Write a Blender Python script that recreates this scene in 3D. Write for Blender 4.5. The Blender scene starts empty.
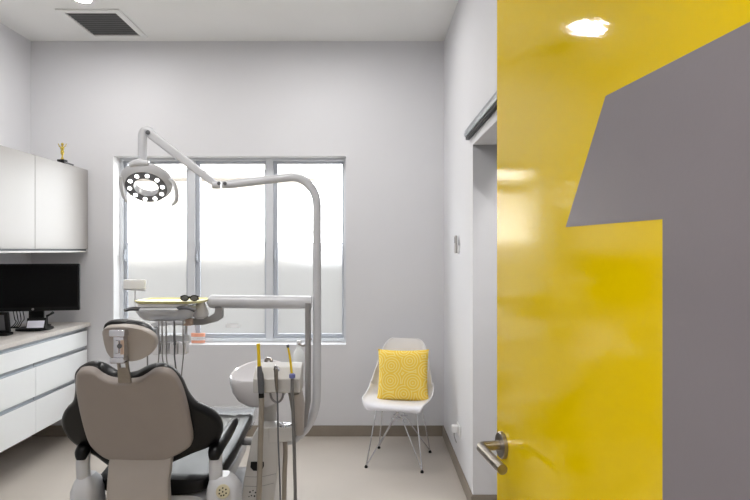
import bpy, bmesh, math, random
from mathutils import Vector, Matrix
random.seed(7)
PI = math.pi
SC = bpy.context.scene
COL = SC.collection
F, CX, CY, EYE = 577.0, 370.0, 250.0, 1.47

def at(px, py, Y):
    return Vector(((px-CX)/F*Y, Y, EYE-(py-CY)/F*Y))

# ------------------------------------------------------------- materials
def lin(c):
    return tuple(((v/255)/12.92 if v/255 <= .04045 else (((v/255)+.055)/1.055)**2.4) for v in c)+(1,)

def mat(name, rgb, rough=.5, metal=0., var=.04, nscale=12., bump=0., bscale=60., coat=0., spec=.5, trans=0., alpha=1., emit=0.):
    m = bpy.data.materials.new(name); m.use_nodes = True
    nt = m.node_tree; N = nt.nodes; L = nt.links
    b = N['Principled BSDF']
    tc = N.new('ShaderNodeTexCoord')
    nz = N.new('ShaderNodeTexNoise'); nz.inputs['Scale'].default_value = nscale; nz.inputs['Detail'].default_value = 3
    L.new(tc.outputs['Object'], nz.inputs['Vector'])
    rp = N.new('ShaderNodeValToRGB')
    c = lin(rgb)
    rp.color_ramp.elements[0].position = .3; rp.color_ramp.elements[1].position = .7
    rp.color_ramp.elements[0].color = tuple(max(0, v*(1-var)) for v in c[:3])+(1,)
    rp.color_ramp.elements[1].color = tuple(min(1, v*(1+var)) for v in c[:3])+(1,)
    L.new(nz.outputs['Fac'], rp.inputs['Fac']); L.new(rp.outputs['Color'], b.inputs['Base Color'])
    b.inputs['Roughness'].default_value = rough; b.inputs['Metallic'].default_value = metal
    b.inputs['Specular IOR Level'].default_value = spec
    b.inputs['Coat Weight'].default_value = coat; b.inputs['Coat Roughness'].default_value = .05
    b.inputs['Transmission Weight'].default_value = trans; b.inputs['Alpha'].default_value = alpha
    if emit:
        b.inputs['Emission Color'].default_value = c; b.inputs['Emission Strength'].default_value = emit
    if bump:
        n2 = N.new('ShaderNodeTexNoise'); n2.inputs['Scale'].default_value = bscale; n2.inputs['Detail'].default_value = 2
        L.new(tc.outputs['Object'], n2.inputs['Vector'])
        bp = N.new('ShaderNodeBump'); bp.inputs['Strength'].default_value = bump; bp.inputs['Distance'].default_value = .01
        L.new(n2.outputs['Fac'], bp.inputs['Height']); L.new(bp.outputs['Normal'], b.inputs['Normal'])
    return m

M = {}
M['wall'] = mat('wall_paint', (222, 222, 225), .75, var=.008, nscale=3, spec=.2)
M['ceil'] = mat('ceiling_paint', (241, 241, 239), .8, var=.008, nscale=3, spec=.2)
M['floor'] = mat('vinyl_floor', (192, 184, 175), .34, var=.035, nscale=2.2, bump=.03, bscale=90, spec=.4)
M['skirt'] = mat('taupe_skirting', (140, 130, 118), .45, var=.04)
M['trimwhite'] = mat('white_trim', (238, 238, 238), .5, var=.01)
M['alu'] = mat('window_aluminium', (222, 225, 230), .42, var=.02)
M['alu_dark'] = mat('window_sash_aluminium', (186, 191, 200), .4, var=.02)
M['cab_up'] = mat('upper_cabinet_laminate', (170, 166, 163), .42, var=.01, nscale=5)
M['cab_low'] = mat('drawer_laminate_gloss', (238, 240, 240), .22, var=.008, nscale=5)
M['carcass'] = mat('carcass', (205, 203, 202), .5, var=.01)
M['channel'] = mat('brushed_channel', (170, 175, 180), .3, metal=.8, var=.05, nscale=40)
M['chan_dark'] = mat('channel_dark_gap', (88, 92, 96), .5, var=.03)  # dark grey for the groove below the cabinet doors
M['worktop'] = mat('worktop_stone', (206, 200, 194), .35, var=.06, nscale=60)
M['black_pl'] = mat('black_plastic', (13, 13, 14), .45, var=.1, spec=.25)
M['screen'] = mat('black_screen', (7, 7, 8), .3, var=.05, nscale=3, spec=.12)
M['paper'] = mat('paper_card', (225, 225, 238), .8, var=.02)
M['greypl'] = mat('dark_grey_plastic', (92, 93, 97), .4, var=.05)
M['midgrey'] = mat('mid_grey_plastic', (148, 146, 146), .45, var=.04)
M['warmwhite'] = mat('off_white_enamel', (204, 205, 209), .3, var=.02, coat=.3)
M['unit'] = mat('unit_enamel', (200, 197, 193), .32, var=.02, coat=.3)
M['gloss_white'] = mat('white_ceramic', (236, 234, 236), .12, var=.01, coat=.5)
M['shell'] = mat('taupe_shell_plastic', (152, 143, 137), .42, var=.02)
M['shell_light'] = mat('pale_shell_plastic', (176, 168, 161), .35, var=.03)
M['leather'] = mat('black_upholstery', (4, 4, 5), .3, var=.1, bump=.02, bscale=140, spec=.28)
M['chrome'] = mat('chrome', (214, 214, 218), .12, metal=1., var=.02)
M['steel'] = mat('brushed_steel', (150, 143, 134), .28, metal=1., var=.05, nscale=60)
M['seat_white'] = mat('white_shell_plastic', (240, 240, 246), .35, var=.008)
M['yellow_tip'] = mat('yellow_plastic', (240, 205, 20), .35, var=.04)
M['pale_yellow'] = mat('pale_yellow_tray', (238, 231, 165), .4, var=.03)
M['hose_tan'] = mat('tan_hose', (150, 141, 128), .5, var=.04)
M['hose_grey'] = mat('grey_hose', (112, 110, 108), .5, var=.04)
M['violet'] = mat('violet_collar', (112, 116, 170), .4, var=.04)
M['gold'] = mat('gold_plated', (214, 190, 90), .25, metal=.8, var=.06)
M['orange'] = mat('orange_pink_gum', (246, 176, 148), .35, var=.1)
M['tan_label'] = mat('tan_pad', (205, 180, 165), .5, var=.02)
M['keypad'] = mat('beige_keypad', (205, 196, 165), .45, var=.02)
M['vent_dark'] = mat('vent_interior', (120, 120, 122), .7, var=.05)
M['vent_slat'] = mat('vent_slat_grey', (158, 158, 160), .5, var=.03)
M['grey_graphic'] = mat('grey_door_paint', (120, 114, 118), .3, var=.015, bump=.012, bscale=150, spec=.4)
M['yellow_door'] = mat('yellow_door_gloss', (217, 186, 0), .045, var=.01, bump=.017, bscale=190, spec=.42)
M['door_edge'] = mat('door_edge_yellow', (214, 178, 10), .4, var=.02)
M['ext_wall'] = mat('neighbour_render', (226, 218, 206), .9, var=.03, nscale=2)
M['ext_trim'] = mat('neighbour_fascia', (150, 146, 142), .8, var=.03)
M['fence'] = mat('fence_render', (112, 108, 103), .9, var=.05, nscale=2)
M['ground'] = mat('outside_paving', (120, 115, 108), .9, var=.06, nscale=4)
M['clear_cover'] = mat('foot_cover_film', (214, 220, 226), .12, var=.03, alpha=.62, coat=1.)
M['bottle'] = mat('milky_bottle', (244, 247, 247), .25, var=.01, alpha=.96)

def emis(name, rgb, s):
    m = bpy.data.materials.new(name); m.use_nodes = True
    N = m.node_tree.nodes; N.remove(N['Principled BSDF'])
    e = N.new('ShaderNodeEmission'); e.inputs['Color'].default_value = lin(rgb); e.inputs['Strength'].default_value = s
    m.node_tree.links.new(e.outputs[0], N['Material Output'].inputs[0])
    return m
M['led'] = emis('led_emission', (255, 252, 250), 7.)
M['downlight'] = emis('downlight_emission', (255, 246, 236), 28.)

def glass_mat():
    m = bpy.data.materials.new('clear_window_glass'); m.use_nodes = True
    nt = m.node_tree; N = nt.nodes; L = nt.links; N.remove(N['Principled BSDF'])
    t = N.new('ShaderNodeBsdfTransparent'); t.inputs[0].default_value = (.95, .96, .96, 1)
    g = N.new('ShaderNodeBsdfGlossy'); g.inputs['Roughness'].default_value = .02
    lw = N.new('ShaderNodeLayerWeight'); pw = N.new('ShaderNodeMath'); pw.operation = 'POWER'; pw.inputs[1].default_value = 5
    fr = N.new('ShaderNodeMath'); fr.operation = 'MULTIPLY_ADD'; fr.inputs[1].default_value = .85; fr.inputs[2].default_value = .04
    L.new(lw.outputs['Facing'], pw.inputs[0]); L.new(pw.outputs[0], fr.inputs[0])
    mx = N.new('ShaderNodeMixShader')
    L.new(fr.outputs[0], mx.inputs[0]); L.new(t.outputs[0], mx.inputs[1]); L.new(g.outputs[0], mx.inputs[2])
    L.new(mx.outputs[0], N['Material Output'].inputs[0])
    return m
M['glass'] = glass_mat()
def film_mat():
    m = bpy.data.materials.new('frosted_film'); m.use_nodes = True
    nt = m.node_tree; N = nt.nodes; L = nt.links; N.remove(N['Principled BSDF'])
    r = N.new('ShaderNodeBsdfRefraction'); r.inputs['Roughness'].default_value = .4; r.distribution = 'BECKMANN'; r.inputs['IOR'].default_value = 1.3
    r.inputs['Color'].default_value = (.62, .63, .64, 1)
    t = N.new('ShaderNodeBsdfTranslucent'); t.inputs[0].default_value = (.17, .17, .175, 1)
    mx = N.new('ShaderNodeMixShader'); mx.inputs[0].default_value = .45
    L.new(r.outputs[0], mx.inputs[1]); L.new(t.outputs[0], mx.inputs[2])
    L.new(mx.outputs[0], N['Material Output'].inputs[0])
    return m
M['film'] = film_mat()

def cushion_mat():
    m = bpy.data.materials.new('yellow_ring_print'); m.use_nodes = True
    nt = m.node_tree; N = nt.nodes; L = nt.links; b = N['Principled BSDF']
    tc = N.new('ShaderNodeTexCoord')
    mp = N.new('ShaderNodeMapping'); mp.inputs['Rotation'].default_value = (PI/2, 0, 0)
    vo = N.new('ShaderNodeTexVoronoi'); vo.voronoi_dimensions = '2D'; vo.inputs['Scale'].default_value = 8.5; vo.inputs['Randomness'].default_value = .75
    mu = N.new('ShaderNodeMath'); mu.operation = 'MULTIPLY'; mu.inputs[1].default_value = 42
    sn = N.new('ShaderNodeMath'); sn.operation = 'SINE'
    nz = N.new('ShaderNodeTexNoise'); nz.inputs['Scale'].default_value = 30
    ad = N.new('ShaderNodeMath'); ad.operation = 'MULTIPLY_ADD'; ad.inputs[1].default_value = 1.
    rp = N.new('ShaderNodeValToRGB'); rp.color_ramp.elements[0].position = .2; rp.color_ramp.elements[1].position = .7
    rp.color_ramp.elements[0].color = lin((248, 208, 74)); rp.color_ramp.elements[1].color = lin((252, 228, 140))
    L.new(tc.outputs['Object'], mp.inputs[0]); L.new(mp.outputs[0], vo.inputs['Vector'])
    L.new(vo.outputs['Distance'], mu.inputs[0]); L.new(tc.outputs['Object'], nz.inputs['Vector'])
    L.new(nz.outputs['Fac'], ad.inputs[0]); L.new(mu.outputs[0], ad.inputs[2]); L.new(ad.outputs[0], sn.inputs[0])
    L.new(sn.outputs[0], rp.inputs[0]); L.new(rp.outputs[0], b.inputs['Base Color'])
    b.inputs['Roughness'].default_value = .85
    return m
M['cushion'] = cushion_mat()

# ------------------------------------------------------------- geometry
WM = {}   # world matrices of Empties

def finish(bm, name, ang=35):
    bmesh.ops.remove_doubles(bm, verts=bm.verts, dist=1e-6)
    bmesh.ops.recalc_face_normals(bm, faces=bm.faces)
    for f in bm.faces: f.smooth = True
    for e in bm.edges:
        if len(e.link_faces) == 2 and e.calc_face_angle(0) > math.radians(ang): e.smooth = False
    me = bpy.data.meshes.new(name); bm.to_mesh(me); bm.free()
    return me

def obj(name, bm, m, parent=None, local=False, ang=35):
    me = finish(bm, name, ang)
    ms = m if isinstance(m, list) else [m]
    for q in ms: me.materials.append(M[q])
    o = bpy.data.objects.new(name, me); COL.objects.link(o)
    if name not in ('frosted_film', 'seat_shell'):
        wn = o.modifiers.new('weighted', 'WEIGHTED_NORMAL'); wn.keep_sharp = True; wn.weight = 60
    if parent is not None:
        o.parent = parent
        if not local: me.transform(WM[parent.name].inverted())
        WM[o.name] = WM[parent.name].copy()
    elif not local:
        lo = Vector([min(v.co[i] for v in me.vertices) for i in range(3)])
        hi = Vector([max(v.co[i] for v in me.vertices) for i in range(3)])
        c = Vector(((lo.x+hi.x)/2, (lo.y+hi.y)/2, lo.z))
        me.transform(Matrix.Translation(-c)); o.location = c
        WM[o.name] = Matrix.Translation(c)
    return o

def thing(name, label, cat, loc=(0, 0, 0), rz=0., group=None):
    o = bpy.data.objects.new(name, None); COL.objects.link(o)
    o.empty_display_size = .05
    o.location = loc; o.rotation_euler = (0, 0, rz)
    o['label'] = label; o['category'] = cat
    if group: o['group'] = group
    WM[o.name] = Matrix.Translation(Vector(loc)) @ Matrix.Rotation(rz, 4, 'Z')
    return o

def tag(o, label, cat, group=None):
    o['label'] = label; o['category'] = cat
    if group: o['group'] = group
    return o

def struct(name, bm, m, parent=None, **k):
    o = obj(name, bm, m, parent, **k)
    if parent is None: o['kind'] = 'structure'
    return o

def B(): return bmesh.new()

def merge(dst, src):
    tmp = bpy.data.meshes.new('tmp'); src.to_mesh(tmp); src.free(); dst.from_mesh(tmp); bpy.data.meshes.remove(tmp)
    return dst

def box(bm, x0, x1, y0, y1, z0, z1, bev=0., seg=2, mi=0):
    b = bmesh.new()
    bmesh.ops.create_cube(b, size=1)
    for v in b.verts:
        v.co = Vector(((x0+x1)/2+v.co.x*(x1-x0), (y0+y1)/2+v.co.y*(y1-y0), (z0+z1)/2+v.co.z*(z1-z0)))
    if bev: bmesh.ops.bevel(b, geom=b.edges[:], offset=bev, segments=seg, affect='EDGES', profile=.5)
    for f in b.faces: f.material_index = mi
    return merge(bm, b)

def obox(bm, c, ux, uy, uz, sx, sy, sz, bev=0., seg=2):
    b = bmesh.new(); bmesh.ops.create_cube(b, size=1)
    for v in b.verts: v.co = Vector((v.co.x*sx, v.co.y*sy, v.co.z*sz))
    if bev: bmesh.ops.bevel(b, geom=b.edges[:], offset=bev, segments=seg, affect='EDGES', profile=.5)
    ux, uy, uz = Vector(ux).normalized(), Vector(uy).normalized(), Vector(uz).normalized()
    for v in b.verts: v.co = Vector(c)+ux*v.co.x+uy*v.co.y+uz*v.co.z
    return merge(bm, b)

def catmull(pts, n=6, closed=False):
    pts = [Vector(p) for p in pts]; out = []
    N_ = len(pts); rng = N_ if closed else N_-1
    for i in range(rng):
        if closed: p0, p1, p2, p3 = pts[i-1], pts[i], pts[(i+1) % N_], pts[(i+2) % N_]
        else: p0, p1, p2, p3 = pts[max(i-1, 0)], pts[i], pts[i+1], pts[min(i+2, N_-1)]
        for k in range(n):
            t = k/n
            out.append(.5*((2*p1)+(-p0+p2)*t+(2*p0-5*p1+4*p2-p3)*t*t+(-p0+3*p1-3*p2+p3)*t**3))
    if not closed: out.append(pts[-1])
    return out

def tube(bm, pts, r, seg=14, smooth=0, flat=None, cap=True):
    """round tube; r a number or one per point; flat=(su,sv) squashes the section"""
    pts = [Vector(p) for p in pts]
    rs = list(r) if isinstance(r, (list, tuple)) else [r]*len(pts)
    if smooth:
        q = catmull([(*p, ) for p in pts], smooth)
        rr = []
        for i in range(len(pts)-1):
            for k in range(smooth): rr.append(rs[i]+(rs[i+1]-rs[i])*k/smooth)
        rr.append(rs[-1]); pts, rs = q, rr
    rings = []; up = None
    for i, p in enumerate(pts):
        d = (pts[min(i+1, len(pts)-1)]-pts[max(i-1, 0)]).normalized()
        if up is None:
            up = Vector((0, 0, 1)) if abs(d.z) < .9 else Vector((0, 1, 0))
        u = d.cross(up).normalized(); w = u.cross(d).normalized(); up = w
        fu, fv = flat or (1, 1)
        rings.append([bm.verts.new(p+(u*math.cos(a)*fu+w*math.sin(a)*fv)*rs[i]) for a in [2*PI*k/seg for k in range(seg)]])
    for a, b in zip(rings, rings[1:]):
        for k in range(seg): bm.faces.new((a[k], a[(k+1) % seg], b[(k+1) % seg], b[k]))
    if cap: bm.faces.new(rings[0][::-1]); bm.faces.new(rings[-1])
    return bm

def lathe(bm, prof, c=(0, 0, 0), axis=(0, 0, 1), seg=28, sx=1., sy=1., caps=True):
    """prof: (radius, height) list, turned about axis through c"""
    ax = Vector(axis).normalized(); q = Vector((0, 0, 1)).rotation_difference(ax); c = Vector(c)
    rings = []
    for r, h in prof:
        if r < 1e-6: rings.append([bm.verts.new(c+ax*h)])
        else: rings.append([bm.verts.new(c+q @ Vector((r*math.cos(2*PI*k/seg)*sx, r*math.sin(2*PI*k/seg)*sy, h))) for k in range(seg)])
    for a, b in zip(rings, rings[1:]):
        if len(a) == 1 and len(b) == 1: continue
        for k in range(seg):
            k2 = (k+1) % seg
            if len(a) == 1: bm.faces.new((a[0], b[k], b[k2]))
            elif len(b) == 1: bm.faces.new((a[k], a[k2], b[0]))
            else: bm.faces.new((a[k], a[k2], b[k2], b[k]))
    if caps and len(rings[0]) > 1: bm.faces.new(rings[0][::-1])
    if caps and len(rings[-1]) > 1: bm.faces.new(rings[-1])
    return bm

def prism(bm, pts, d, bev=0., seg=2):
    """closed polygon pts (3D, planar) pushed along vector d"""
    b = bmesh.new()
    a = [b.verts.new(Vector(p)) for p in pts]; c = [b.verts.new(Vector(p)+Vector(d)) for p in pts]
    b.faces.new(a); b.faces.new(c[::-1]); n = len(a)
    for i in range(n): b.faces.new((a[i], c[i], c[(i+1) % n], a[(i+1) % n]))
    bmesh.ops.recalc_face_normals(b, faces=b.faces)
    if bev: bmesh.ops.bevel(b, geom=b.edges[:], offset=bev, segments=seg, affect='EDGES', profile=.5)
    return merge(bm, b)

def loft(bm, rings, cap=True):
    R = [[bm.verts.new(Vector(p)) for p in r] for r in rings]
    for a, b in zip(R, R[1:]):
        n = len(a)
        for k in range(n): bm.faces.new((a[k], a[(k+1) % n], b[(k+1) % n], b[k]))
    if cap: bm.faces.new(R[0][::-1]); bm.faces.new(R[-1])
    return bm

def srect(cx, cz, hw, hh, n=28, e=4.):
    out = []
    for k in range(n):
        a = 2*PI*k/n; c, s = math.cos(a), math.sin(a)
        out.append((cx+hw*math.copysign(abs(c)**(2/e), c), cz+hh*math.copysign(abs(s)**(2/e), s)))
    return out

def shape_pad(bm, outline, layers, surf, centre):
    """outline: 2D (x,z) closed loop; layers: (scale, depth); surf(x,z,depth) -> point"""
    rings = []
    for s, d in layers:
        rings.append([surf(centre[0]+(x-centre[0])*s, centre[1]+(z-centre[1])*s, d) for x, z in outline])
    loft(bm, rings, cap=True)
    return bm

# ------------------------------------------------------------- camera
cam = bpy.data.cameras.new('camera'); camo = bpy.data.objects.new('camera', cam); COL.objects.link(camo)
cam.sensor_width = 36; cam.lens = 36*F/750; cam.shift_x = 5/750; cam.clip_start = .02
camo.location = (0, 0, EYE); camo.rotation_euler = (PI/2, 0, 0)
SC.camera = camo

# ------------------------------------------------------------- the setting
XL, XR, YB, YF, H = -2.68, .583, 4.56, .16, 3.12
WX0, WX1, WZ0, WZ1 = -2.03, -.19, .722, 2.213     # window opening
FY = -1.6
b = box(B(), XL-.15, 2.2, FY, YB, -.1, 0); struct('floor', b, 'floor')
b = box(B(), XL-.15, 2.2, FY, YB+.25, H, H+.1); struct('ceiling', b, 'ceil')
b = B()
T = .2
box(b, XL-.15, WX0, YB, YB+T, -.1, H); box(b, WX1, 2.2, YB, YB+T, -.1, H)
box(b, WX0, WX1, YB, YB+T, -.1, WZ0); box(b, WX0, WX1, YB, YB+T, WZ1, H)
struct('wall_back', b, 'wall')
struct('wall_left', box(B(), XL-.15, XL, FY, YB, 0, H), 'wall')
# right wall with the wide doorless opening that starts at Y=3.27 and runs towards the camera
OY, OZ, RT = 3.27, 2.065, .24
b = B()
box(b, XR, XR+RT, OY, YB, 0, H); box(b, XR, XR+RT, 1.75, OY, OZ, H); box(b, XR, XR+RT, YF, 1.75, 0, H)
struct('wall_right', b, 'wall')
# front wall with the doorway the camera looks through
DX0, DX1, DZ = -.66, .40, 2.42
b = B()
box(b, XL, DX0, YF-.13, YF, 0, H); box(b, DX1, 2.2, YF-.13, YF, 0, H); box(b, DX0, DX1, YF-.13, YF, DZ, H)
struct('wall_front', b, 'wall')
struct('wall_corridor', box(B(), XL-.15, 2.2, FY-.1, FY, 0, H), 'wall')
struct('wall_far_right', box(B(), 2.2, 2.3, FY, YB, 0, H), 'wall')
struct('baseboard_back', box(B(), XL+.001, XR-.012, YB-.012, YB-.0005, 0, .085, .003), 'skirt')
struct('baseboard_right', box(B(), XR-.012, XR-.0005, OY, YB, 0, .085, .003), 'skirt')
struct('baseboard_left', box(B(), XL+.0005, XL+.012, YF, YB-.012, 0, .085, .003), 'skirt')
struct('baseboard_jamb', box(B(), XR-.012, XR+RT, OY-.012, OY-.0005, 0, .085, .003), 'skirt')

# ---- window
GY_ = 4.67
W = box(B(), WX0, WX1, 4.655, YB+T+.02, WZ0-.02, WZ0+.004); struct('trim_1', W, 'trimwhite')
struct('added_reveal_lining', box(B(), WX0-.001, WX0+.004, YB-.001, GY_+.001, WZ0+.004, WZ1, .001), 'trimwhite')  # white lining added so the dim left reveal looks brighter
GY = 4.67
def gx(px): return (px-CX)/F*GY
def gz(py): return EYE-(py-CY)/F*GY
win = B()
Y0, Y1 = GY, GY+.07
xo0, xo1 = WX0+.001, WX1-.001
zo0, zo1 = WZ0+.006, WZ1-.001
box(win, xo0, gx(123), Y0, Y1, zo0, zo1, .003); box(win, gx(343.6), xo1, Y0, Y1, zo0, zo1, .003)
box(win, gx(187.5), gx(195), Y0-.002, Y1-.002, zo0+.012, zo1-.01, .003); box(win, gx(266), gx(273), Y0-.002, Y1-.002, zo0+.012, zo1-.01, .003)
box(win, xo0+.004, xo1-.004, Y0-.001, Y1-.001, gz(160.6), zo1-.0005, .003); box(win, xo0+.004, xo1-.004, Y0-.001, Y1-.001, zo0+.0005, gz(338.5), .003)
wo = struct('window_1', win, 'alu')
for (a, c) in ((123.2, 187.3), (195.2, 265.8), (273.2, 343.4)):
    x0, x1, z0, z1 = gx(a), gx(c), gz(338.3), gz(160.8)
    sw = .029; y0, y1 = GY+.018, GY+.05
    s = B()
    box(s, x0, x0+(.034 if a > 124 else .026), y0, y1, z0, z1, .003); box(s, x1-.012, x1, y0, y1, z0, z1, .003)
    box(s, x0+.002, x1-.002, y0+.001, y1-.001, z1-.022, z1-.001, .003); box(s, x0+.002, x1-.002, y0+.001, y1-.001, z0+.001, z0+.034, .003)
    so = obj('sash', s, 'alu_dark', wo)
    obj('glass_pane', box(B(), x0+.02, x1-.008, y0+.013, y0+.018, z0+.02, z1-.015), 'glass', so)
    f = B(); f.faces.new([f.verts.new(p) for p in ((x0+.02, y0+.0095, z0+.02), (x1-.008, y0+.0095, z0+.02), (x1-.008, y0+.0095, gz(243.4)), (x0+.02, y0+.0095, gz(243.4)))])
    obj('frosted_film', f, 'film', so)
    obj('film_edge', box(B(), x0+.027, x1-.012, y0+.007, y0+.0108, gz(243.4), gz(242.8)), 'trimwhite', so)
    l = B(); zc = gz(256)
    box(l, x0+.004, x0+.02, y0-.02, y0+.002, zc-.05, zc+.05, .004); box(l, x0+.006, x0+.017, y0-.036, y0-.012, zc-.03, zc+.012, .004)
    obj('latch', l, 'alu_dark', so)
st = B()
for k in range(3): box(st, gx(227.5), gx(238.5-k*.4), GY+.028, GY+.0292, gz(201.2+k*1.9), gz(200.6+k*1.9))
tag(obj('glass_sticker', st, 'midgrey'), 'faint three-line sticker on the clear upper glass of middle window pane', 'sticker')
tag(obj('film_label', box(B(), gx(225), gx(239), GY+.0225, GY+.024, gz(328), gz(324)), 'trimwhite'), 'small blank white label low on the frosted middle window pane', 'label')

# ---- outside
struct('ground_outside', box(B(), -14, 10, YB+T, 16, -.35, -.25), 'ground')
fy = 7.6
FT = 1.34
fe = thing('boundary_wall', 'pale rendered boundary wall outside behind the frosted lower window glass', 'wall', (-1.8, fy, -.25))
obj('wall_panel', box(B(), -9, 5, fy, fy+.15, -.25, FT), 'fence', fe)
obj('coping', box(B(), -9, 5, fy-.03, fy+.18, FT, FT+.05, .01), 'ext_trim', fe)
nh = thing('neighbour_house', 'overexposed neighbouring house with overhanging eave seen through the upper window glass', 'house', (-3.5, 11, -.25))
obj('house_wall', box(B(), -9.5, -1.2, 11, 11.2, -.25, 2.9), 'ext_wall', nh)
obj('eave', box(B(), -9.8, -.9, 10.5, 11.2, 2.78, 2.92, .01), 'ext_trim', nh)
r = prism(B(), [(-9.9, 10.45, 2.92), (-9.9, 11.4, 3.9), (-9.9, 11.4, 2.92)], (9.1, 0, 0)); obj('roof', r, 'ext_wall', nh)
p = B(); tube(p, [(-4.62, 10.95, 2.75), (-4.62, 10.95, 2.2), (-4.42, 10.95, 2.05), (-4.42, 10.95, -.2)], .05, 10); obj('downpipe', p, 'ext_trim', nh)

# ---- ceiling vent and downlights
v = thing('ceiling_vent', 'square ceiling air vent with dark grey louvres and white frame', 'vent', (-1.94, 4.21, H))
x0, x1, y0, y1 = -2.112, -1.76, 3.99, 4.42
f = B(); w = .045
box(f, x0-w, x0, y0-w, y1+w, H-.014, H-.0005, .004); box(f, x1, x1+w, y0-w, y1+w, H-.014, H-.0005, .004)
box(f, x0-.001, x1+.001, y0-w, y0, H-.014, H-.0005, .004); box(f, x0-.001, x1+.001, y1, y1+w, H-.014, H-.0005, .004)
obj('frame', f, 'ceil', v)
obj('backing', box(B(), x0, x1, y0, y1, H-.002, H-.0006), 'vent_dark', v)
for k in range(11):
    y = y0+.018+k*(y1-y0-.036)/10
    obj('slat', obox(B(), ((x0+x1)/2, y, H-.0065), (1, 0, 0), (0, 1, .35), (0, -.35, 1), x1-x0-.004, .024, .002), 'vent_slat', v)

for i, (x, y, lab) in enumerate([(-1.88, 3.78, 'round recessed ceiling downlight just in front of the air vent'),
                                 (-.35, 3.60, 'added unseen ceiling downlight on the window side near the right wall')]):  # second downlight is added out of view to light the back and right walls
    t = thing('ceiling_downlight', lab, 'light', (x, y, H), group='recessed ceiling downlights')
    obj('trim_ring', lathe(B(), [(.052, -.0006), (.075, -.0006), (.075, -.006), (.060, -.010), (.052, -.010), (.052, -.0006)], (x, y, H), caps=False), 'trimwhite', t)
    obj('lamp', lathe(B(), [(0, -.001), (.05, -.001), (.05, -.004), (0, -.005)], (x, y, H)), 'downlight', t)
    ld = bpy.data.lights.new('downlight_beam', 'AREA'); ld.shape = 'DISK'; ld.size = .10; ld.energy = 5.5 if i == 0 else 7.5; ld.color = (1, .99, .98); ld.spread = math.radians(176)
    lo = bpy.data.objects.new('downlight_beam', ld); COL.objects.link(lo); lo.parent = t; lo.location = (0, 0, -.0075)

# ---- sliding track over the side opening and things on the right wall
tr = thing('sliding_door_track', 'aluminium sliding door track fixed above the opening in the right wall', 'track', (XR-.02, 2.5, 2.11))
obj('rail', prism(B(), [(XR-.0005, 1.6, 2.128), (XR-.026, 1.6, 2.132), (XR-.032, 1.6, 2.15), (XR-.026, 1.6, 2.172), (XR-.0005, 1.6, 2.176)], (0, OY+.12-1.6, 0), .002), 'channel', tr)
obj('dark_underside', box(B(), XR-.022, XR-.0006, 1.6, OY+.115, 2.115, 2.1275), 'black_pl', tr)  # black strip along the underside of the rail
rc = thing('remote_control', 'slim white wall-mounted remote control in holder on the right wall', 'remote control', (XR, 3.8, 1.44))
obj('holder', box(B(), XR-.014, XR-.0006, 3.755, 3.82, 1.445, 1.50, .004), 'trimwhite', rc)
obj('handset', box(B(), XR-.026, XR-.0145, 3.76, 3.815, 1.448, 1.565, .004), 'cab_up', rc)
obj('display', box(B(), XR-.0275, XR-.0262, 3.77, 3.806, 1.515, 1.553, .0005), 'greypl', rc)
ou = thing('power_outlet', 'white power outlet with plugged adaptor low on the right wall', 'outlet', (XR, 3.76, .25))
obj('plate', box(B(), XR-.010, XR-.0006, 3.70, 3.82, .265, .335, .003), 'trimwhite', ou)
obj('plug', box(B(), XR-.05, XR-.0105, 3.735, 3.78, .285, .33, .006), 'trimwhite', ou)
obj('cord', tube(B(), [(XR-.035, 3.757, .284), (XR-.034, 3.757, .255), (XR-.02, 3.76, .215)], .003, 8, smooth=4), 'midgrey', ou)

# ---- upper cabinets
CXF = -2.22
def upper(y0, y1, lab):
    t = thing('wall_cabinet', lab, 'cabinet', (-2.45, (y0+y1)/2, 1.455), group='white wall cabinets')
    c = B(); box(c, XL+.0006, CXF-.02, y0+.001, y1-.001, 1.462, 2.098, .001)
    box(c, XL+.001, CXF-.002, y0+.001, y1-.001, 1.452, 1.463, .001)
    obj('body', c, 'carcass', t)
    ym = (y0+y1)/2
    for a, d in ((y0, ym), (ym, y1)):
        obj('door', box(B(), CXF-.0195, CXF, a+.0022, d-.0022, 1.478, 2.10, .0015), 'cab_up', t)
    obj('finger_groove', box(B(), CXF-.0199, CXF-.012, y0+.002, y1-.002, 1.4632, 1.477), 'chan_dark', t)
upper(3.11, 4.54, 'pale handleless wall cabinet against window wall, with the gold trophy on top')
upper(1.68, 3.108, 'pale handleless wall cabinet on the left wall nearer the doorway')
# ---- base units, floating
def base(y0, y1, lab):
    t = thing('drawer_unit', lab, 'cabinet', (-2.45, (y0+y1)/2, .25), group='floating drawer units')
    c = B(); box(c, XL+.0006, CXF-.022, y0+.001, y1-.001, .253, .868, .001)
    obj('body', c, 'carcass', t)
    ym = (y0+y1)/2
    for z0, z1, cols in ((.722, .84, ((y0, y1),)), (.498, .692, ((y0, ym), (ym, y1))), (.253, .470, ((y0, ym), (ym, y1)))):
        for a, b_ in cols:
            d = obj('drawer', box(B(), CXF-.0215, CXF, a+.0018, b_-.0018, z0, z1, .0015), 'cab_low', t)
            h = B(); box(h, CXF-.0212, CXF-.0165, a+.004, b_-.004, z1+.001, z1+.026)
            box(h, CXF-.0165, CXF-.001, a+.004, b_-.004, z1+.0005, z1+.004, .0008)
            obj('handle_channel', h, 'channel', d)
base(3.14, 4.53, 'glossy white floating drawer unit with long channel handles closest to the window wall')
base(1.75, 3.138, 'glossy white floating drawer unit nearer the doorway on the left wall')
w = obj('worktop', box(B(), XL+.0006, CXF+.012, 1.73, YB-.0006, .8695, .90, .003), 'worktop')
tag(w, 'long pale stone worktop running over the floating drawer units', 'worktop')

# ---- monitor and desk items
mon = thing('computer_monitor', 'wide black computer monitor on stand at worktop end', 'monitor', (-2.40, 4.12, .90), math.radians(12))
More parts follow.
